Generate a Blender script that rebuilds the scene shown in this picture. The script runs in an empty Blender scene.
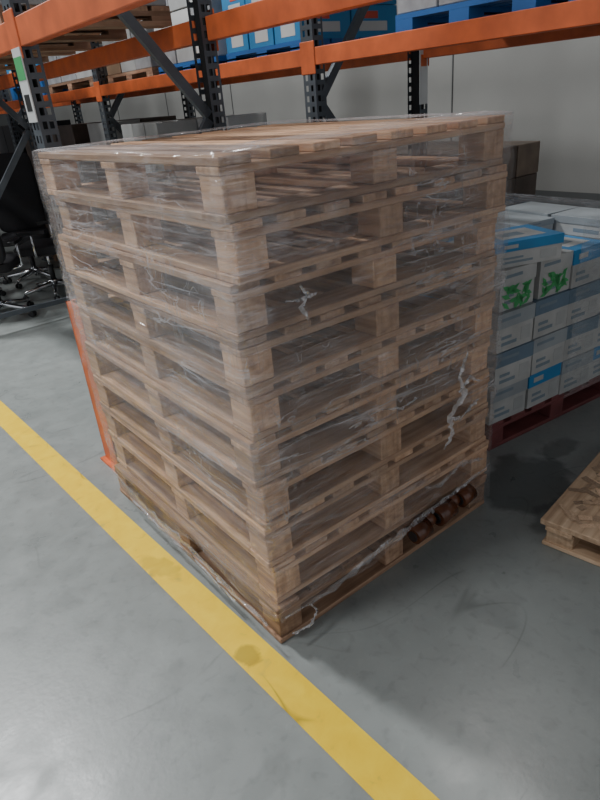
import bpy, bmesh, math, random, mathutils
from mathutils import Vector, Matrix
random.seed(7)
S=bpy.context.scene

# ------------------------------------------------------------------ helpers
def new_mat(name):
    m=bpy.data.materials.new(name); m.use_nodes=True
    nt=m.node_tree; nt.nodes.clear()
    o=nt.nodes.new('ShaderNodeOutputMaterial')
    return m,nt,o
def N(nt,t,**kw):
    n=nt.nodes.new(t)
    for k,v in kw.items():
        if k in n.inputs: n.inputs[k].default_value=v
        else: setattr(n,k,v)
    return n
def ramp(nt,stops):
    r=nt.nodes.new('ShaderNodeValToRGB'); e=r.color_ramp.elements
    while len(e)<len(stops): e.new(0.5)
    for i,(p,c) in enumerate(stops):
        e[i].position=p; e[i].color=(*c,1) if len(c)==3 else c
    return r
def simple(name,col,rough=.5,metal=0,var=.12,scale=6,bump=0.0,spec=.5):
    m,nt,o=new_mat(name)
    b=N(nt,'ShaderNodeBsdfPrincipled',Roughness=rough,Metallic=metal)
    b.inputs['Specular IOR Level'].default_value=spec
    tc=N(nt,'ShaderNodeTexCoord'); n=N(nt,'ShaderNodeTexNoise',Scale=scale,Detail=5.0)
    nt.links.new(tc.outputs['Object'],n.inputs['Vector'])
    r=ramp(nt,[(.3,tuple(c*(1-var) for c in col)),(.7,tuple(min(1,c*(1+var)) for c in col))])
    nt.links.new(n.outputs['Fac'],r.inputs[0]); nt.links.new(r.outputs[0],b.inputs['Base Color'])
    if bump:
        bp=N(nt,'ShaderNodeBump',Strength=bump,Distance=.01)
        nt.links.new(n.outputs['Fac'],bp.inputs['Height']); nt.links.new(bp.outputs[0],b.inputs['Normal'])
    nt.links.new(b.outputs[0],o.inputs[0]); return m

def wood(name,dark,mid,light,tint=.35):
    m,nt,o=new_mat(name)
    b=N(nt,'ShaderNodeBsdfPrincipled',Roughness=.75)
    uv=N(nt,'ShaderNodeUVMap',uv_map='UVMap'); mp=N(nt,'ShaderNodeMapping'); mp.inputs['Scale'].default_value=(2.5,45,1)
    nt.links.new(uv.outputs[0],mp.inputs[0])
    n=N(nt,'ShaderNodeTexNoise',Scale=1.0,Detail=6.0,Distortion=.4); nt.links.new(mp.outputs[0],n.inputs['Vector'])
    r=ramp(nt,[(.22,dark),(.48,mid),(.78,light)]); nt.links.new(n.outputs['Fac'],r.inputs[0])
    at=N(nt,'ShaderNodeAttribute',attribute_name='tone')
    mul=N(nt,'ShaderNodeMapRange'); mul.inputs['To Min'].default_value=1-tint; mul.inputs['To Max'].default_value=1+tint*.7
    nt.links.new(at.outputs['Fac'],mul.inputs['Value'])
    n2=N(nt,'ShaderNodeTexNoise',Scale=7.0,Detail=3.0); nt.links.new(uv.outputs[0],n2.inputs['Vector'])
    r2=ramp(nt,[(.3,(.72,.67,.63)),(.62,(1,1,1))]); nt.links.new(n2.outputs['Fac'],r2.inputs[0])
    vm=N(nt,'ShaderNodeVectorMath',operation='MULTIPLY'); nt.links.new(r.outputs[0],vm.inputs[0]); nt.links.new(r2.outputs[0],vm.inputs[1])
    vs=N(nt,'ShaderNodeVectorMath',operation='SCALE'); nt.links.new(vm.outputs[0],vs.inputs[0]); nt.links.new(mul.outputs[0],vs.inputs['Scale'])
    nt.links.new(vs.outputs[0],b.inputs['Base Color'])
    bp=N(nt,'ShaderNodeBump',Strength=.25,Distance=.004); nt.links.new(n.outputs['Fac'],bp.inputs['Height']); nt.links.new(bp.outputs[0],b.inputs['Normal'])
    nt.links.new(b.outputs[0],o.inputs[0]); return m

class MB:
    def __init__(s):
        s.bm=bmesh.new(); s.uv=s.bm.loops.layers.uv.new('UVMap'); s.t=s.bm.faces.layers.float.new('tone'); s.M=None
    def box(s,lo,hi,mat=0,M=None,tone=None):
        lo=Vector(lo);hi=Vector(hi);c=(lo+hi)/2;d=hi-lo
        ax=max(range(3),key=lambda i:d[i])
        vs=bmesh.ops.create_cube(s.bm,size=1)['verts']
        for v in vs: v.co=Vector((v.co.x*d.x,v.co.y*d.y,v.co.z*d.z))+c
        fs=set(f for v in vs for f in v.link_faces)
        off=Vector((random.random()*20,random.random()*20)); tn=random.random() if tone is None else tone
        for f in fs:
            f.material_index=mat; f[s.t]=tn; f.normal_update()
            na=max(range(3),key=lambda i:abs(f.normal[i]))
            oth=[i for i in range(3) if i!=na]
            if ax in oth: u=ax; w=[i for i in oth if i!=ax][0]
            else: u,w=oth
            for l in f.loops: l[s.uv].uv=(l.vert.co[u]*(1 if na!=ax else 8)+off.x,l.vert.co[w]+off.y+na*.37)
        M=M if M is not None else s.M
        if M is not None:
            for v in vs: v.co=M@v.co
        return vs
    def cyl(s,a,b,r1,r2=None,mat=0,seg=16,caps=True,tone=.5):
        a=Vector(a);b=Vector(b);r2=r1 if r2 is None else r2
        z=(b-a).normalized();x=z.orthogonal().normalized();y=z.cross(x)
        A=[];B=[]
        for i in range(seg):
            t=2*math.pi*i/seg;d=x*math.cos(t)+y*math.sin(t)
            A.append(s.bm.verts.new(a+d*r1));B.append(s.bm.verts.new(b+d*r2))
        for i in range(seg):
            f=s.bm.faces.new((A[i],A[(i+1)%seg],B[(i+1)%seg],B[i]));f.smooth=True;f.material_index=mat;f[s.t]=tone
        if caps:
            for f in (s.bm.faces.new(A[::-1]),s.bm.faces.new(B)): f.material_index=mat;f[s.t]=tone
    def quad(s,pts,mat=0,tone=.5,uvs=((0,0),(1,0),(1,1),(0,1))):
        pts=[Vector(p) for p in pts]
        if s.M is not None: pts=[s.M@p for p in pts]
        f=s.bm.faces.new([s.bm.verts.new(p) for p in pts]);f.material_index=mat;f[s.t]=tone
        for l,u in zip(f.loops,uvs): l[s.uv].uv=u
        return f
    def done(s,name,mats,parent=None,loc=(0,0,0),rotz=0,bevel=0):
        me=bpy.data.meshes.new(name); s.bm.to_mesh(me); s.bm.free()
        for m in mats: me.materials.append(m)
        ob=bpy.data.objects.new(name,me); S.collection.objects.link(ob)
        ob.location=loc; ob.rotation_euler=(0,0,rotz)
        if parent: ob.parent=parent
        if bevel:
            b=ob.modifiers.new('bev','BEVEL'); b.width=bevel; b.segments=1; b.limit_method='ANGLE'
        return ob
def empty(name,loc=(0,0,0),rotz=0):
    e=bpy.data.objects.new(name,None); e.location=loc; e.rotation_euler=(0,0,rotz); S.collection.objects.link(e); return e

# ------------------------------------------------------------------ materials
M_wood=wood('pallet_wood',(.31,.165,.092),(.57,.355,.218),(.73,.51,.34),.36)
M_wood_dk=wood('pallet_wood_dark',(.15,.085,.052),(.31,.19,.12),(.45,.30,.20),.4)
M_wood2=wood('pressed_wood',(.34,.22,.13),(.56,.39,.25),(.72,.54,.37),.1)
M_orange=simple('orange_paint',(.58,.12,.033),.5,0,.2,9)
M_steel=simple('rack_steel_grey',(.085,.098,.112),.45,.3,.15,12)
M_slot_shade=simple('slot_shade',(.006,.006,.007),.9)  # near-black colour for the shade seen through the slots
M_white=simple('carton_white',(.55,.56,.55),.6,0,.08,4)
M_white2=simple('carton_offwhite',(.36,.37,.365),.6,0,.15,7)
M_blue=simple('carton_blue',(.03,.21,.44),.5,0,.1,5)
M_bluepl=simple('blue_plastic',(.02,.12,.36),.45,0,.1,5)
M_red=simple('red_paint',(.16,.045,.045),.6,0,.25,9)
M_redp=simple('print_red',(.6,.08,.05),.5)
M_green=simple('print_green',(.06,.36,.12),.5)
M_brown=simple('carton_brown',(.27,.18,.115),.7,0,.15,5)
M_dkbrown=simple('carton_dark',(.07,.052,.043),.5,0,.3,8)
M_midbrown=simple('carton_midbrown',(.13,.095,.07),.5,0,.3,8)
M_black=simple('black_fabric',(.014,.014,.017),.75)
M_blackp=simple('black_plastic',(.015,.015,.017),.4)
M_chrome=simple('chrome',(.72,.73,.75),.15,1.0,.03)
M_print=simple('print_grey',(.18,.23,.27),.6)
M_reel=simple('brown_glossy_tape',(.10,.035,.016),.15,0,.35,20)
M_greywrap=simple('grey_wrap',(.28,.29,.30),.3,0,.3,9,.6)
M_strap=simple('black_strap',(.02,.02,.02),.4)

def plastic_film(name,base,streak,sheen,cloud=.9,rough=.13,lw=1.0):
    m,nt,o=new_mat(name)
    uv=N(nt,'ShaderNodeUVMap',uv_map='UVMap')
    def nz(sx,sy,rz,sc,det,dist=0):
        mp=N(nt,'ShaderNodeMapping'); mp.inputs['Scale'].default_value=(sx,sy,1); mp.inputs['Rotation'].default_value=(0,0,rz)
        nt.links.new(uv.outputs[0],mp.inputs[0])
        n=N(nt,'ShaderNodeTexNoise',Scale=sc,Detail=det,Distortion=dist); nt.links.new(mp.outputs[0],n.inputs['Vector']); return n
    a=nz(.7,12,.10,1.1,4,.4); b=nz(.8,8,-.30,2.0,4,.7); c=nz(1,1.6,0,1.9,4,.3); d=nz(3.5,1.2,.5,2.6,3,1.0)
    def band(n,h):
        r=ramp(nt,[(.5-h*lw,(0,0,0)),(.5,(1,1,1)),(.5+h*lw,(0,0,0))]); nt.links.new(n.outputs['Fac'],r.inputs[0]); return r
    ra=band(a,.016); rb=band(b,.015); rd=band(d,.008)
    mx=N(nt,'ShaderNodeMath',operation='MAXIMUM'); nt.links.new(ra.outputs[0],mx.inputs[0]); nt.links.new(rb.outputs[0],mx.inputs[1])
    mx2=N(nt,'ShaderNodeMath',operation='MAXIMUM'); nt.links.new(mx.outputs[0],mx2.inputs[0]); nt.links.new(rd.outputs[0],mx2.inputs[1])
    rc=ramp(nt,[(.40,(.06,.06,.06)),(.66,(1,1,1))]); nt.links.new(c.outputs['Fac'],rc.inputs[0])
    m1=N(nt,'ShaderNodeMath',operation='MULTIPLY'); nt.links.new(mx2.outputs[0],m1.inputs[0]); nt.links.new(rc.outputs[0],m1.inputs[1])
    m2=N(nt,'ShaderNodeMath',operation='MULTIPLY_ADD'); nt.links.new(m1.outputs[0],m2.inputs[0]); m2.inputs[1].default_value=streak; m2.inputs[2].default_value=base
    m3=N(nt,'ShaderNodeMath',operation='MULTIPLY_ADD'); nt.links.new(rc.outputs[0],m3.inputs[0]); m3.inputs[1].default_value=base*cloud; nt.links.new(m2.outputs[0],m3.inputs[2])
    bp=N(nt,'ShaderNodeBump',Strength=1.0,Distance=.02)
    sm=N(nt,'ShaderNodeMath',operation='ADD'); nt.links.new(a.outputs['Fac'],sm.inputs[0]); nt.links.new(b.outputs['Fac'],sm.inputs[1])
    nt.links.new(sm.outputs[0],bp.inputs['Height'])
    tr=N(nt,'ShaderNodeBsdfTransparent'); df=N(nt,'ShaderNodeBsdfDiffuse'); df.inputs[0].default_value=(.84,.84,.86,1)
    tl=N(nt,'ShaderNodeBsdfTranslucent'); tl.inputs[0].default_value=(.8,.8,.82,1)
    gl=N(nt,'ShaderNodeBsdfGlossy',Roughness=rough); gl.inputs[0].default_value=(.95,.95,.97,1)
    nt.links.new(bp.outputs[0],gl.inputs['Normal'])
    dt=N(nt,'ShaderNodeMixShader',Fac=.3); nt.links.new(df.outputs[0],dt.inputs[1]); nt.links.new(tl.outputs[0],dt.inputs[2])
    s1=N(nt,'ShaderNodeMixShader'); nt.links.new(m3.outputs[0],s1.inputs[0]); nt.links.new(tr.outputs[0],s1.inputs[1]); nt.links.new(dt.outputs[0],s1.inputs[2])
    s2=N(nt,'ShaderNodeMixShader',Fac=sheen); nt.links.new(s1.outputs[0],s2.inputs[1]); nt.links.new(gl.outputs[0],s2.inputs[2])
    nt.links.new(s2.outputs[0],o.inputs[0]); return m
M_film=plastic_film('stretch_film',.04,.38,.11,1.6)
M_film2=plastic_film('stretch_film_dense',.16,.4,.15)
M_crump=plastic_film('stretch_film_crumpled',.30,.5,.25)

def scuff_mask(nt,tc,sx,sy,rz,sc,w,gate):
    mp=N(nt,'ShaderNodeMapping'); mp.inputs['Scale'].default_value=(sx,sy,1); mp.inputs['Rotation'].default_value=(0,0,rz)
    nt.links.new(tc.outputs['Object'],mp.inputs[0])
    n=N(nt,'ShaderNodeTexNoise',Scale=sc,Detail=1.0,Distortion=.3); nt.links.new(mp.outputs[0],n.inputs['Vector'])
    r=ramp(nt,[(.5-w,(0,0,0)),(.5,(1,1,1)),(.5+w,(0,0,0))]); nt.links.new(n.outputs['Fac'],r.inputs[0])
    g=N(nt,'ShaderNodeTexNoise',Scale=2.3,Detail=2.0); nt.links.new(tc.outputs['Object'],g.inputs['Vector'])
    rg=ramp(nt,[(gate,(0,0,0)),(gate+.08,(1,1,1))]); nt.links.new(g.outputs['Fac'],rg.inputs[0])
    mu=N(nt,'ShaderNodeMath',operation='MULTIPLY'); nt.links.new(r.outputs[0],mu.inputs[0]); nt.links.new(rg.outputs[0],mu.inputs[1]); return mu
def darken(nt,colsock,mask,amt):
    mr=N(nt,'ShaderNodeMapRange'); mr.inputs['To Min'].default_value=1; mr.inputs['To Max'].default_value=amt
    nt.links.new(mask.outputs[0],mr.inputs['Value'])
    vs=N(nt,'ShaderNodeVectorMath',operation='SCALE'); nt.links.new(colsock,vs.inputs[0]); nt.links.new(mr.outputs[0],vs.inputs['Scale']); return vs.outputs[0]
def blotch(nt,tc,c,prev,x,y,rx,ry,s,rz=0):
    mp=N(nt,'ShaderNodeMapping',vector_type='TEXTURE'); mp.inputs['Location'].default_value=(x,y,0); mp.inputs['Rotation'].default_value=(0,0,rz); mp.inputs['Scale'].default_value=(rx,ry,1e3)
    nt.links.new(tc.outputs['Object'],mp.inputs[0])
    ln=N(nt,'ShaderNodeVectorMath',operation='LENGTH'); nt.links.new(mp.outputs[0],ln.inputs[0])
    ad=N(nt,'ShaderNodeMath',operation='MULTIPLY_ADD'); nt.links.new(c.outputs['Fac'],ad.inputs[0]); ad.inputs[1].default_value=1.6; nt.links.new(ln.outputs['Value'],ad.inputs[2])
    mr=N(nt,'ShaderNodeMapRange'); mr.inputs['From Min'].default_value=1.6; mr.inputs['From Max'].default_value=1.9; mr.inputs['To Min'].default_value=s; mr.inputs['To Max'].default_value=1
    nt.links.new(ad.outputs[0],mr.inputs['Value'])
    vs=N(nt,'ShaderNodeVectorMath',operation='SCALE'); nt.links.new(prev,vs.inputs[0]); nt.links.new(mr.outputs[0],vs.inputs['Scale']); return vs.outputs[0]
def floor_mat():
    m,nt,o=new_mat('concrete_floor')
    b=N(nt,'ShaderNodeBsdfPrincipled')
    tc=N(nt,'ShaderNodeTexCoord')
    def nz(sc,det,dist=0):
        n=N(nt,'ShaderNodeTexNoise',Scale=sc,Detail=det,Distortion=dist); nt.links.new(tc.outputs['Object'],n.inputs['Vector']); return n
    a=nz(.9,5,.3); c=nz(8,8,.3); d=nz(60,4); e=nz(26,10,.4)
    r=ramp(nt,[(.3,(.215,.235,.226)),(.52,(.250,.270,.260)),(.72,(.285,.303,.292))]); nt.links.new(a.outputs['Fac'],r.inputs[0])
    r2=ramp(nt,[(.3,(.92,.92,.92)),(.6,(1.02,1.02,1.02))]); nt.links.new(c.outputs['Fac'],r2.inputs[0])
    vm=N(nt,'ShaderNodeVectorMath',operation='MULTIPLY'); nt.links.new(r.outputs[0],vm.inputs[0]); nt.links.new(r2.outputs[0],vm.inputs[1])
    r3=ramp(nt,[(.28,(.86,.86,.86)),(.45,(1,1,1)),(.62,(1,1,1)),(.74,(1.08,1.08,1.07))]); nt.links.new(e.outputs['Fac'],r3.inputs[0])
    vm2=N(nt,'ShaderNodeVectorMath',operation='MULTIPLY'); nt.links.new(vm.outputs[0],vm2.inputs[0]); nt.links.new(r3.outputs[0],vm2.inputs[1])
    prev=vm2.outputs[0]
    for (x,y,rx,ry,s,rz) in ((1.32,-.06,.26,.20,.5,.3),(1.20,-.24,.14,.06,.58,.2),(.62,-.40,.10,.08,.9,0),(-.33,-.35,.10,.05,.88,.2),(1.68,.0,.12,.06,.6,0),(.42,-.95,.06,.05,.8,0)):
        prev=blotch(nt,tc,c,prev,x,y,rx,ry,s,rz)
    prev=darken(nt,prev,scuff_mask(nt,tc,1,2.5,.5,1.1,.006,.52),.75)
    prev=darken(nt,prev,scuff_mask(nt,tc,2.2,.7,-.1,1.7,.010,.56),.86)
    nt.links.new(prev,b.inputs['Base Color'])
    rr=ramp(nt,[(.3,(.27,.27,.27)),(.7,(.42,.42,.42))]); nt.links.new(c.outputs['Fac'],rr.inputs[0]); nt.links.new(rr.outputs[0],b.inputs['Roughness'])
    bp=N(nt,'ShaderNodeBump',Strength=.12,Distance=.003); nt.links.new(d.outputs['Fac'],bp.inputs['Height']); nt.links.new(bp.outputs[0],b.inputs['Normal'])
    nt.links.new(b.outputs[0],o.inputs[0]); return m
def line_mat():
    m,nt,o=new_mat('yellow_line_paint')
    b=N(nt,'ShaderNodeBsdfPrincipled',Roughness=.42)
    tc=N(nt,'ShaderNodeTexCoord')
    n=N(nt,'ShaderNodeTexNoise',Scale=14.0,Detail=8.0,Distortion=.6); nt.links.new(tc.outputs['Object'],n.inputs['Vector'])
    r=ramp(nt,[(.24,(.58,.43,.06)),(.38,(.88,.57,.012)),(.7,(.95,.65,.025))]); nt.links.new(n.outputs['Fac'],r.inputs[0])
    prev=r.outputs[0]
    prev=blotch(nt,tc,n,prev,-.12,.03,.045,.05,.6)
    prev=blotch(nt,tc,n,prev,-.13,.62,.05,.10,.8,.3)
    prev=darken(nt,prev,scuff_mask(nt,tc,3,1,.4,1.6,.006,.50),.5)
    nt.links.new(prev,b.inputs['Base Color']); nt.links.new(b.outputs[0],o.inputs[0]); return m

# ------------------------------------------------------------------ room
mb=MB(); mb.quad([(-9,-6,0),(4.2,-6,0),(4.2,16,0),(-9,16,0)]); mb.done('floor',[floor_mat()])
M_wall=simple('wall_panel_paint',(.30,.30,.283),.6,0,.05,2)
M_wallb=simple('wall_dado_grey',(.10,.105,.105),.6,0,.08,2)
M_ceil=simple('ceiling_sheet',(.25,.26,.27),.7,0,.05,1)
mb=MB()
mb.box((4.2,-6,0),(4.35,16,.72),1)
mb.box((4.2,-6,.72),(4.35,16,7),0)
for y in (-4.5,-2.7,-.9,.95,2.7,4.5,6.3,8.1,9.9,11.7,13.5):
    mb.box((4.19,y,.72),(4.2,y+.007,7),1)
mb.done('wall_east',[M_wall,M_wallb])
mb=MB(); mb.box((-9,16,0),(4.35,16.15,7),0); mb.done('wall_north',[M_wallb])
mb=MB(); mb.box((-9,-6,7),(4.35,16.15,7.1),0); mb.done('ceiling',[M_ceil])
mb=MB()
def lx(y): return -.042-.0347*y
ys=[-4+i*.25 for i in range(0,70)]
for y0,y1 in zip(ys[:-1],ys[1:]):
    mb.quad([(lx(y0)-.118,y0,.002),(lx(y0),y0,.002),(lx(y1),y1,.002),(lx(y1)-.118,y1,.002)])
mb.done('yellow_floor_line',[line_mat()])

# ------------------------------------------------------------------ pallets
def pallet(mb,L,Mm,h=.15,deck=8,bw=.092,mat=0,z0=0):
    t=.02; bl=.105; T=.022
    for y in (0,Mm-bl): mb.box((0,y,z0),(L,y+bl,z0+t),mat)
    for x in (0,(L-bl)/2,L-bl): mb.box((x+.001,bl+.002,z0),(x+bl-.001,Mm-bl-.002,z0+t),mat)
    zt=z0+h-T-t
    for x in (0,(L-bl)/2,L-bl):
        for y in (0,(Mm-bl)/2,Mm-bl):
            e=random.uniform(0,.008)
            mb.box((x+e,y+e,z0+t+.0005),(x+bl-.004,y+bl-.003,zt-.0005),mat,tone=random.uniform(.3,1))
    for y in (0,(Mm-bl)/2,Mm-bl): mb.box((0,y,zt),(L,y+bl,zt+t-.0005),mat)
    g=(L-deck*bw)/(deck-1)
    for i in range(deck):
        x=i*(bw+g); d=random.uniform(-.005,.006)
        if 0<i<deck-1: x+=random.uniform(-.010,.010)
        mb.box((x,d,z0+h-T),(x+bw,Mm+random.uniform(-.004,.003),z0+h-.001),mat)
L=1.09; W=1.257; n=10; ph=.15
stack=empty('pallet_stack')
for k in range(n):
    mb=MB(); pallet(mb,L,W,ph)
    dx=random.uniform(-.013,.013); dy=random.uniform(-.013,.013); r=random.uniform(-.011,.011)
    if k==0: dx,dy,r=-.012,-.016,.004
    if k==n-1: dx,dy,r=0,0,0
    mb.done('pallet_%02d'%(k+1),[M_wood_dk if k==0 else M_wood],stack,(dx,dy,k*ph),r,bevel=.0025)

def film_shell(off=.018,z0=.06,z1=1.506,mat=M_film,name='stretch_film',top=True,seed=0,uvo=0,low=1):
    bm=bmesh.new(); uvl=bm.loops.layers.uv.new('UVMap')
    rc=.02
    x0,y0,x1,y1=-off,-off,L+off,W+off
    path=[]
    def seg(a,b,nn):
        for i in range(nn): path.append((a[0]+(b[0]-a[0])*i/nn,a[1]+(b[1]-a[1])*i/nn))
    def arc(cx,cy,a0):
        for i in range(4):
            t=a0+math.pi/2*i/4; path.append((cx+rc*math.cos(t),cy+rc*math.sin(t)))
    seg((x0+rc,y0),(x1-rc,y0),60); arc(x1-rc,y0+rc,-math.pi/2)
    seg((x1,y0+rc),(x1,y1-rc),60); arc(x1-rc,y1-rc,0)
    seg((x1-rc,y1),(x0+rc,y1),60); arc(x0+rc,y1-rc,math.pi/2)
    seg((x0,y1-rc),(x0,y0+rc),60); arc(x0+rc,y0+rc,math.pi)
    cum=[0]
    for a,b in zip(path,path[1:]+path[:1]): cum.append(cum[-1]+math.hypot(b[0]-a[0],b[1]-a[1]))
    NZ=100
    rows=[]; cx,cy=L/2,W/2
    for j in range(NZ+1):
        row=[]
        for i,(x,y) in enumerate(path):
            lowedge=low*(.05*math.sin(cum[i]*3.1+seed)+.03*math.sin(cum[i]*9+1))
            z=z0+(z1-z0)*j/NZ + (lowedge*(1-j/8) if j<8 else 0)
            nn=mathutils.noise.noise(Vector((cum[i]*2.2+z*1.5,z*16,3+seed)))*.010+mathutils.noise.noise(Vector((cum[i]*9,z*11,9+seed)))*.007
            dx=(1 if x>x1-.01 else -1 if x<x0+.01 else 0); dy=(1 if y>y1-.01 else -1 if y<y0+.01 else 0)
            nn=max(nn,-.006)
            row.append(bm.verts.new((x+dx*nn,y+dy*nn,z)))
        rows.append((row,(z1-z0)*j/NZ))
    nside=len(rows)
    if top:
      for s,frac in enumerate((.03,.08,.14,.2,.26,.34)):
        row=[]
        for i,(x,y) in enumerate(path):
            nn=mathutils.noise.noise(Vector((cum[i]*4,frac*20,5)))
            f=frac*(1+.5*nn)
            row.append(bm.verts.new((x+(cx-x)*f*.9,y+(cy-y)*f*.9,1.510+.008*abs(nn))))
        rows.append((row,(z1-z0)+frac*.7))
    m=len(path)
    for q,((a,va),(b,vb)) in enumerate(zip(rows[:-1],rows[1:])):
        for i in range(m):
            j=(i+1)%m
            f=bm.faces.new((a[i],a[j],b[j],b[i])); f.smooth=True
            if q>=nside-1: f.material_index=1  # top fold: highlights put in as whiter, hazier film
            for l,u in zip(f.loops,((cum[i],va),(cum[i+1],va),(cum[i+1],vb),(cum[i],vb))): l[uvl].uv=(u[0]+uvo,u[1]+uvo)
    me=bpy.data.meshes.new(name); bm.to_mesh(me); bm.free(); me.materials.append(mat); me.materials.append(M_film2)
    ob=bpy.data.objects.new(name,me); S.collection.objects.link(ob); ob.parent=stack
film_shell()
M_film_b=plastic_film('stretch_film_overlap',.018,.42,.06,1.8)
film_shell(.026,.62,1.47,M_film_b,'stretch_film_overlap',False,4,7.3,.6)

def crumple(name,pts,w,mat=M_crump,amp=.012):
    bm=bmesh.new(); uvl=bm.loops.layers.uv.new('UVMap')
    P=[Vector(p) for p in pts]; fine=[]
    for a,b in zip(P[:-1],P[1:]):
        for i in range(6): fine.append(a.lerp(b,i/6))
    fine.append(P[-1]); rows=[]
    for i,p in enumerate(fine):
        d=(fine[min(i+1,len(fine)-1)]-fine[max(i-1,0)]).normalized()
        s=d.cross(Vector((0,-1,0))).normalized() if abs(d.y)<.9 else Vector((1,0,0))
        ww=w*(.35+.65*abs(math.sin(i*1.3+len(pts))))*(.2+.8*math.sin(math.pi*(i+.5)/len(fine)))
        row=[]
        for k in range(5):
            t=(k-2)/2
            q=p+s*ww*t+Vector((random.uniform(-.3,.3)*amp,-abs(random.uniform(0,1))*amp-.002,random.uniform(-.3,.3)*amp))
            row.append(bm.verts.new(q))
        rows.append(row)
    for i,(a,b) in enumerate(zip(rows[:-1],rows[1:])):
        for k in range(4):
            f=bm.faces.new((a[k],a[k+1],b[k+1],b[k])); f.smooth=True
            for l,u in zip(f.loops,((k*.02,i*.02),((k+1)*.02,i*.02),((k+1)*.02,(i+1)*.02),(k*.02,(i+1)*.02))): l[uvl].uv=u
    me=bpy.data.meshes.new(name); bm.to_mesh(me); bm.free(); me.materials.append(mat)
    ob=bpy.data.objects.new(name,me); S.collection.objects.link(ob); ob.parent=stack
y=-.037
crumple('torn_film_1',[(.88,y,.76),(.84,y,.68),(.87,y,.60),(.79,y,.54),(.81,y,.46),(.76,y,.42)],.018)
crumple('torn_film_2',[(.80,y,.53),(.85,y,.51),(.95,y,.55)],.012)
crumple('torn_film_2b',[(.84,y,.62),(.90,y,.66),(.96,y,.62)],.010)
crumple('torn_film_3',[(.17,y,1.17),(.19,y,1.14),(.17,y,1.11),(.19,y,1.07)],.009)
crumple('torn_film_4',[(.12,y,1.14),(.18,y,1.13),(.22,y,1.14)],.005)
crumple('torn_film_5',[(.45,y,.70),(.55,y,.67),(.62,y,.68)],.006)
crumple('torn_film_6',[(.66,y,.30),(.75,y,.27),(.86,y,.31),(1.0,y,.27)],.014,M_film2)
crumple('film_skirt_front',[(.0,y,.13),(.2,y,.12),(.4,y,.15),(.6,y,.17),(.8,y,.19),(1.05,y,.22)],.020,M_film2)
crumple('film_skirt_tail',[(.10,y,.12),(.12,y-.01,.09),(.08,y-.02,.06),(.01,y-.02,.07)],.005)
def crumple_x(name,pts,w,mat):
    crumple(name,[(-p[1],-.036,p[2]) for p in pts],w,mat)
    ob=bpy.data.objects[name]
    for v in ob.data.vertices: v.co=Vector((v.co.y,-v.co.x,v.co.z))
crumple_x('film_skirt_left',[(0,1.24,.16),(0,1.0,.13),(0,.75,.11),(0,.5,.12),(0,.25,.10),(0,.0,.10)],.020,M_film2)
crumple_x('film_skirt_left_2',[(0,1.0,.08),(0,.7,.07),(0,.45,.075),(0,.2,.06)],.006,M_crump)
mb=MB()
x=.585
for i,(r,l,g) in enumerate(((.034,.075,.004),(.027,.03,.02),(.037,.085,.006),(.026,.03,.012),(.034,.07,0))):
    z=.130+(.010 if i%2 else 0)+i*.007; yy=-.056+(.008 if i%2 else 0)
    mb.cyl((x,yy,z),(x+l,yy,z+.006),r,r*.95,0,20)
    mb.cyl((x-.006,yy,z),(x,yy,z),r*.6,r*.6,1,14)
    x+=l+g
mb.done('brown_tape_reels',[M_reel,M_blackp],stack)

# pressed wood pallet at right
pp=empty('pressed_wood_pallet',(1.0,-.31,0),math.radians(8))
mb=MB(); 
mb.box((0,-.8,.098),(1.1,0,.122),0)
for x in (.02,.5,.98):
    for y in (-.78,-.45,-.12): mb.box((x,y,.0),(x+.1,y+.1,.098),0)
for y in (-.78,-.45,-.12): mb.box((.0,y,.078),(1.1,y+.1,.0979),0)
for x in (0.01,.99): mb.box((x,-.79,0.001),(x+.1,-.01,.018),0)
mb.done('pallet_body',[M_wood2],pp,bevel=.003)
mb=MB()
for i in range(420):
    cx=random.uniform(.05,1.05); cy=random.uniform(-.76,-.04); a=random.uniform(0,math.pi)
    l=random.uniform(.03,.09); w=random.uniform(.012,.03); z=.1222+i*.00001
    Rm=Matrix.Translation((cx,cy,0))@Matrix.Rotation(a,4,'Z')
    mb.quad([Rm@Vector(p) for p in ((-l/2,-w/2,z),(l/2,-w/2,z),(l/2,w/2,z),(-l/2,w/2,z))],0,random.random())
M_chip=wood('wood_chips',(.28,.17,.105),(.52,.36,.235),(.70,.53,.38),.5)
mb.done('pallet_chips',[M_chip],pp)

# ------------------------------------------------------------------ racking
def upright(mb,x,y,sgn,h=4.4,w=.095,dp=.07):
    xf=x+sgn*dp/2
    def perf(o,u,wd,holes):
        pitch=.05; hh=.028; hw=.018
        k=int(h/pitch)
        o=Vector(o);u=Vector(u)
        edges=[0]
        for c in holes: edges+= [c-hw/2,c+hw/2]
        edges.append(wd)
        for a,b,ish in [(edges[i],edges[i+1],i%2==1) for i in range(len(edges)-1)]:
            if not ish: mb.quad([o+u*a,o+u*b,o+u*b+Vector((0,0,h)),o+u*a+Vector((0,0,h))],0)
            else:
                for q in range(k):
                    z=q*pitch
                    mb.quad([o+u*a+Vector((0,0,z)),o+u*b+Vector((0,0,z)),o+u*b+Vector((0,0,z+pitch-hh)),o+u*a+Vector((0,0,z+pitch-hh))],0)
    perf((xf,y-w/2,0),(0,1,0),w,(.028,.067))
    perf((x-dp/2,y-w/2,0),(1,0,0),dp,(.022,.049))
    perf((x-dp/2,y+w/2,0),(1,0,0),dp,(.022,.049))
    mb.box((x-.008,y-w/2+.008,0.01),(x+.008,y+w/2-.008,h),1)  # added black core, painted shade inside the hollow post
    mb.box((x-.06,y-.07,0),(x+.06,y+.07,.008),0)
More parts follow.
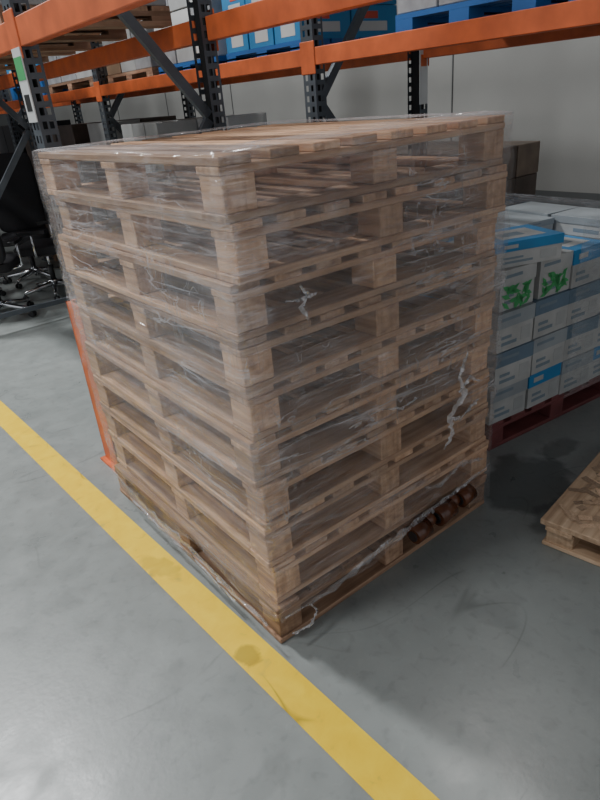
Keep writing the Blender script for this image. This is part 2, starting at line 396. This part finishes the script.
def brace(mb,a,b):
    a=Vector(a);b=Vector(b); d=(b-a); l=d.length
    z=d.normalized(); yv=Vector((0,1,0)); xv=yv.cross(z)
    Mx=Matrix((( xv.x,yv.x,z.x,a.x),(xv.y,yv.y,z.y,a.y),(xv.z,yv.z,z.z,a.z),(0,0,0,1)))
    mb.box((-.022,-.014,0),(.022,.014,l),0,M=Mx)
def rack(name,xf,xr,frames,levels,bh,h,zb,dirs):
    e=empty(name)
    mb=MB()
    for fy in frames:
        upright(mb,xf,fy,-1,h); upright(mb,xr,fy,1,h)
        mb.box((xf+.03,fy-.014,.14),(xr-.03,fy+.014,.18),0)
        z=zb; s=dirs
        while z<h-1.0:
            if s%2==0: brace(mb,(xf+.03,fy,z),(xr-.03,fy,z+.9))
            else: brace(mb,(xr-.03,fy,z),(xf+.03,fy,z+.9))
            z+=.92; s+=1
    mb.done('upright_frames',[M_steel,M_slot_shade],e)
    mb=MB()
    for a,b in zip(frames[:-1],frames[1:]):
        for z in levels:
            for x in (xf,xr):
                sg=-1 if x==xf else 1
                xo=x+sg*.012
                mb.box((xo-.022,a+.05,z-bh),(xo+.022,b-.05,z),0)
                for yy in (a+.052,b-.056):
                    mb.box((x+sg*.0365-.002,yy-.055 if yy<(a+b)/2 else yy,z-bh-.04),(x+sg*.0365+.004,yy+.006 if yy<(a+b)/2 else yy+.06,z+.03),0)
    mb.done('load_beams',[M_orange],e,bevel=.004)
    return e
frames=[-1.25,1.5,4.25,7.0,9.75,12.5]
ZA=1.955; ZB=1.82
rackA=rack('pallet_rack',.13,.93,frames,(ZA,3.6),.095,4.4,.64,0)
rackB=rack('pallet_rack',1.57,2.37,frames,(ZB,3.6),.080,4.4,.66,1)
mb=MB()
mb.box((.035,1.40,0),(.085,1.60,.012),0)
mb.box((.06,1.415,0),(.078,1.585,.85),0); mb.box((.06,1.415,0),(.16,1.43,.85),0); mb.box((.06,1.57,0),(.16,1.585,.85),0)
mb.done('upright_protector',[M_orange],rackA)
mb=MB()
mb.box((.088,1.45,1.60),(.0925,1.55,1.86),0); mb.box((.0865,1.455,1.75),(.088,1.545,1.83),1); mb.box((.0865,1.47,1.64),(.088,1.53,1.70),2)
mb.done('bay_label',[M_white,M_green,M_strap],rackA)
mb=MB()
mb.box((2.33,1.448,1.50),(2.40,1.4515,1.80),0); mb.box((2.34,1.447,1.70),(2.39,1.448,1.76),1)
mb.done('bay_label',[M_white,M_orange],rackB)

# ------------------------------------------------------------------ goods
def plastic_pallet(mb,x0,y0,x1,y1,z,mat,h=.14):
    nb=7
    for i in range(nb):
        x=x0+(x1-x0-.09)*i/(nb-1); mb.box((x,y0,z+h-.02),(x+.09,y1,z+h),mat)
    for yy in (y0,(y0+y1)/2-.05,y1-.1):
        mb.box((x0,yy,z+h-.04),(x1,yy+.1,z+h-.0205),mat)
        mb.box((x0,yy,z),(x1,yy+.1,z+.02),mat)
        for xx in (x0,(x0+x1)/2-.05,x1-.1): mb.box((xx,yy,z+.02),(xx+.1,yy+.1,z+h-.04),mat)
def goods(name,x0,y0,x1,y1,z,layers,bx,by,bh,mats,palmat,deco=None,jit=.006,top=None,ph=.14):
    e=empty(name)
    mb=MB(); plastic_pallet(mb,x0,y0,x1,y1,z,0,ph); mb.done('pallet',[palmat],e)
    mb=MB(); nx=max(1,int((x1-x0)/bx+.01)); ny=max(1,int((y1-y0)/by+.01))
    wx=(x1-x0)/nx; wy=(y1-y0)/ny; zz=z+ph+.001
    for k in range(layers):
        for i in range(nx):
            for j in range(ny):
                if top and k>=layers-1 and random.random()<top: continue
                a=(x0+i*wx+.003+random.uniform(0,jit),y0+j*wy+.003+random.uniform(0,jit),zz+k*bh)
                b=(x0+(i+1)*wx-.003-random.uniform(0,jit),y0+(j+1)*wy-.003-random.uniform(0,jit),zz+(k+1)*bh-.003)
                mi=random.randrange(len(mats)) if deco is None else 0
                mb.box(a,b,mi)
                if deco=='blue':
                    mb.box((a[0]-.001,a[1]+wy*.2,a[2]+bh*.15),(a[0],a[1]+wy*.7,a[2]+bh*.5),1)
                    mb.box((a[0]+wx*.15,a[1]-.001,a[2]+bh*.2),(a[0]+wx*.75,a[1],a[2]+bh*.5),1)
                    mb.box((a[0]+wx*.2,a[1]-.0015,a[2]+bh*.58),(a[0]+wx*.55,a[1]-.001,a[2]+bh*.8),2)
                    mb.box((a[0]-.0015,a[1]+wy*.25,a[2]+bh*.6),(a[0]-.001,a[1]+wy*.6,a[2]+bh*.85),2)
    mb.done('cartons',mats,e,bevel=.004)
    return e
za=ZA+.001; zb=ZB+.001
goods('wrapped_carton_pallet',.14,1.75,.92,2.85,za,4,.26,.36,.16,[M_brown,M_white2,M_greywrap],M_wood_dk,ph=.08)
goods('wrapped_carton_pallet',.14,3.0,.92,4.1,za,4,.39,.36,.2,[M_white2,M_greywrap],M_wood_dk,ph=.08)
goods('wrapped_carton_pallet',.14,4.5,.92,5.6,za,3,.26,.36,.28,[M_brown,M_white2,M_dkbrown],M_wood_dk)
goods('wrapped_carton_pallet',.14,5.75,.92,6.85,za,3,.39,.36,.3,[M_greywrap,M_white2],M_wood_dk)
goods('blue_carton_pallet',1.6,1.62,2.34,2.35,zb,4,.37,.24,.16,[M_blue,M_white,M_redp],M_bluepl,'blue',ph=.05)
goods('wrapped_carton_pallet',1.6,2.45,2.34,3.25,zb,4,.37,.26,.15,[M_white2,M_greywrap,M_white],M_bluepl,ph=.05)
goods('wrapped_carton_pallet',1.6,3.35,2.34,4.15,zb,4,.37,.26,.17,[M_brown,M_greywrap,M_white2],M_wood_dk,ph=.06)
goods('wrapped_carton_pallet',1.6,4.45,2.34,5.6,zb,3,.37,.38,.24,[M_white2,M_brown,M_greywrap],M_wood_dk,ph=.08)
goods('blue_carton_pallet',1.6,5.75,2.34,6.85,zb,3,.37,.28,.3,[M_blue,M_white,M_redp],M_bluepl,'blue')
goods('grey_wrapped_pallet',1.6,.25,2.34,.95,zb,3,.37,.23,.15,[M_greywrap,M_white2],M_bluepl,ph=.07)
goods('blue_carton_pallet',1.6,-.6,2.34,.12,zb,3,.37,.25,.15,[M_blue,M_white,M_redp],M_bluepl,'blue',ph=.05)
goods('white_carton_pallet',1.6,1.75,2.34,2.85,0,5,.25,.22,.23,[M_white2,M_white],M_wood,top=.3)
goods('white_carton_pallet',1.6,3.0,2.34,4.1,0,5,.25,.22,.275,[M_white,M_white2],M_wood,top=.25)
goods('white_carton_pallet',1.6,4.45,2.34,5.6,0,5,.37,.38,.28,[M_white2,M_dkbrown],M_wood,top=.25)
goods('dark_carton_pallet',1.6,5.75,2.34,6.85,0,4,.37,.38,.34,[M_dkbrown,M_black],M_wood_dk)
goods('dark_carton_pallet',.15,7.3,.9,8.4,0,4,.37,.36,.35,[M_dkbrown,M_black],M_wood_dk)
goods('dark_carton_pallet',1.6,7.2,2.34,8.4,0,4,.37,.38,.36,[M_dkbrown,M_black],M_wood_dk)

# ----- paper box pallet right of the stack
pb=empty('paper_box_pallet',(1.43,.225,0),math.radians(-6))
mb=MB()
for y in (0,.45,.9):
    mb.box((0,y,0),(1.0,y+.1,.022),0); mb.box((0,y,.1),(1.0,y+.1,.118),0)
    for x in (0,.45,.9): mb.box((x,y,.022),(x+.1,y+.1,.1),0)
for i in range(7): mb.box((i*.15,0,.118),(i*.15+.1,1.0,.138),0)
mb.done('red_pallet',[M_red],pb,bevel=.003)
M_paper=simple('paper_box_white',(.40,.405,.395),.6,0,.18,6)
M_plid=simple('paper_box_lid_grey',(.28,.31,.33),.5,0,.15,6)
M_plid2=simple('paper_box_lid_slate',(.12,.18,.24),.5,0,.15,6)
mb=MB()
bh=.183
def pbox(x,y,z,w,d,h,blue=False,green=False,rot=0,lid=None):
    mb.M=Matrix.Translation((x+w/2,y+d/2,z))@Matrix.Rotation(rot,4,'Z')@Matrix.Translation((-w/2,-d/2,0))
    mb.box((0,0,0),(w,d,h*.70),0)
    mb.box((-.004,-.004,h*.62),(w+.004,d+.004,h),1 if blue else (lid if lid is not None else 4))
    if blue:
        mb.box((w*.16,d*.18,h),(w*.84,d*.82,h+.001),0)
        mb.box((w*.25,d*.35,h+.001),(w*.6,d*.6,h+.002),3)
        mb.box((.03,-.0055,h*.74),(.10,-.004,h*.88),0)
        mb.box((-.0055,.05,h*.74),(-.004,.14,h*.88),0)
    else:
        mb.box((.02,-.0055,h*.80),(w*.6,-.004,h*.88),3)
    mb.box((.03,-.0015,h*.15),(w*.55,0,h*.24),3)
    mb.box((.03,-.0015,h*.32),(w*.4,0,h*.40),3)
    mb.box((w*.66,-.0015,h*.14),(w*.92,0,h*.5),5)
    mb.box((-.0015,.05,h*.2),(0,d*.6,h*.4),3)
    if green:
        for _ in range(26):
            cx=w*random.uniform(.12,.88); cz=h*random.uniform(.08,.56); a=random.uniform(-.5,.9)+math.pi/2*random.randint(0,1); l=random.uniform(.022,.04); ww=.011
            c,s_=math.cos(a),math.sin(a)
            mb.quad([(cx+c*p-s_*q,-.003,cz+s_*p+c*q) for p,q in ((-l,0),(0,-ww),(l,0),(0,ww))],2)
    mb.M=None
for k in range(4):
    for i in range(4):
        for j in range(3):
            x=.005+i*.249+random.uniform(-.006,.006); y=.0+j*.333+random.uniform(-.012,.012); z=.139+k*bh
            if k==3 and j==0 and i in(0,1): continue
            rr=random.random()
            pbox(x,y,z,.241,.318,bh-.002,blue=(k==3 and (i<2 or rr<.4)) or (k<3 and rr<.16),green=False,rot=random.uniform(-.035,.035),lid=(6 if rr>.6 else 4))
z3=.139+3*bh
pbox(.03,.01,z3,.22,.30,bh-.002,green=True,lid=0)
pbox(.285,.01,z3,.22,.30,bh-.002,green=True,lid=0)
pbox(.06,-.0,z3+bh,.33,.24,.11,blue=True,rot=math.radians(-14))
pbox(.02,.62,z3+bh,.31,.22,.15,blue=True,rot=math.radians(-8))
pbox(.36,.66,z3+bh,.24,.31,.13,rot=math.radians(3),lid=6)
pbox(.50,.30,z3+bh,.24,.31,.08,rot=math.radians(-3),lid=4)
pbox(.755,.01,z3+bh,.235,.31,.09,rot=math.radians(2),lid=4)
pbox(.755,.34,z3+bh,.235,.31,.09,rot=math.radians(-2),lid=4)
mb.done('paper_boxes',[M_paper,M_blue,M_green,M_print,M_plid,M_white2,M_plid2],pb,bevel=.002)
mb=MB()
for (p,q) in (((.50,-.03),(1.02,-.03)),((1.02,-.03),(1.02,1.01))):
    for k in range(12):
        for i in range(8):
            z0=.13+k*.072; z1=z0+.072
            f=lambda u,z:(p[0]+(q[0]-p[0])*u+.004*math.sin(z*30+u*9),p[1]+(q[1]-p[1])*u-.006*abs(math.sin(z*21+u*14)),z)
            u0,u1=i/8,(i+1)/8
            mb.quad([f(u0,z0),f(u1,z0),f(u1,z1),f(u0,z1)],0,uvs=((u0,z0),(u1,z0),(u1,z1),(u0,z1)))
mb.done('box_stretch_film',[M_film],pb)
goods('white_carton_pallet',2.72,.1,3.50,1.1,0,3,.26,.33,.2,[M_white2,M_white],M_red)
goods('dark_carton_pallet',2.62,1.3,3.42,2.3,0,5,.26,.33,.21,[M_dkbrown,M_midbrown,M_dkbrown],M_wood)

# ------------------------------------------------------------------ office chairs
def chair(x,y,rz):
    e=empty('office_chair',(x,y,0),rz)
    mb=MB()
    for i in range(5):
        a=2*math.pi*i/5+.3; c,s_=math.cos(a),math.sin(a)
        mb.cyl((.03*c,.03*s_,.12),(.31*c,.31*s_,.075),.028,.018,0,10)
        mb.cyl((.31*c,.31*s_,.08),(.31*c,.31*s_,.05),.008,.008,1,8)
        for o in (-.018,.018):
            p=Vector((.31*c,.31*s_,.028)); t=Vector((-s_,c,0))
            mb.cyl(p+t*(o-.009),p+t*(o+.009),.027,.027,1,14)
    mb.cyl((0,0,.09),(0,0,.16),.04,.035,0,16); mb.cyl((0,0,.16),(0,0,.30),.026,.026,1,14); mb.cyl((0,0,.30),(0,0,.42),.016,.016,0,12)
    mb.box((-.1,-.1,.41),(.1,.1,.44),1)
    for sx in (-1,1):
        mb.cyl((sx*.2,0,.43),(sx*.29,0,.45),.012,.012,0,8); mb.cyl((sx*.29,0,.45),(sx*.29,0,.66),.012,.012,0,8)
        mb.box((sx*.29-.03,-.12,.655),(sx*.29+.03,.14,.685),1)
    mb.cyl((0,.2,.44),(0,.27,.62),.018,.018,0,8)
    mb.done('base_and_arms',[M_chrome,M_blackp],e,bevel=.003)
    for nm,c,s3,rx in (('seat',(0,0,.485),(.49,.48,.09),0),('backrest',(0,.27,.92),(.50,.09,.80),-.12)):
        bm=bmesh.new(); bmesh.ops.create_cube(bm,size=1)
        bmesh.ops.subdivide_edges(bm,edges=bm.edges[:],cuts=3,use_grid_fill=True)
        for v in bm.verts:
            p=v.co.copy()
            if nm=='backrest': v.co.y+=.25*(p.x*p.x)*-1.5
            v.co=Vector((v.co.x*s3[0],v.co.y*s3[1],v.co.z*s3[2]))
        for f in bm.faces: f.smooth=True
        me=bpy.data.meshes.new(nm); bm.to_mesh(me); bm.free(); me.materials.append(M_black)
        o=bpy.data.objects.new(nm,me); S.collection.objects.link(o); o.parent=e; o.location=c; o.rotation_euler=(rx,0,0)
        md=o.modifiers.new('s','SUBSURF'); md.levels=2; md.render_levels=2
chair(.42,4.80,2.6); chair(.34,5.55,1.2); chair(1.05,5.15,-2.2); chair(1.1,5.95,-.3); chair(.55,6.3,.4)

# ------------------------------------------------------------------ lights
def area(name,loc,size,power,col=(1,1,1),rot=(0,0,0),sy=None):
    l=bpy.data.lights.new(name,'AREA'); l.energy=power; l.color=col; l.size=size
    if sy: l.shape='RECTANGLE'; l.size_y=sy
    o=bpy.data.objects.new(name,l); o.location=loc; o.rotation_euler=rot; S.collection.objects.link(o)
area('ceiling_lamp',(-1.0,4.8,6.2),.45,480,(.97,.985,1),sy=1.0)
area('ceiling_lamp',(-3.4,1.2,6.2),.5,200,(.97,.985,1),sy=1.2)
area('ceiling_lamp',(-2.0,10,6.2),.6,170,(.97,.985,1),sy=1.2)
area('ceiling_lamp',(3.3,1.5,6.2),.5,70,(1,.98,.95),sy=1.2)
w=bpy.data.worlds.new('world'); S.world=w; w.use_nodes=True
w.node_tree.nodes['Background'].inputs[0].default_value=(.92,.95,1,1); w.node_tree.nodes['Background'].inputs[1].default_value=.66

# ------------------------------------------------------------------ camera
R=((0.77521,-0.62618,-0.0834),(-0.33525,-0.29591,-0.89445),(0.53541,0.72134,-0.43932))
cam=bpy.data.cameras.new('camera'); co=bpy.data.objects.new('camera',cam); S.collection.objects.link(co)
X=Vector(R[0]);Y=-Vector(R[1]);Z=-Vector(R[2])
m=Matrix(((X.x,Y.x,Z.x,-.7852),(X.y,Y.y,Z.y,-1.286),(X.z,Y.z,Z.z,1.608),(0,0,0,1)))
co.matrix_world=m
cam.sensor_fit='VERTICAL'; cam.sensor_height=36; cam.sensor_width=27; cam.lens=620.1/800*36; cam.clip_start=.05; cam.clip_end=100
S.camera=co
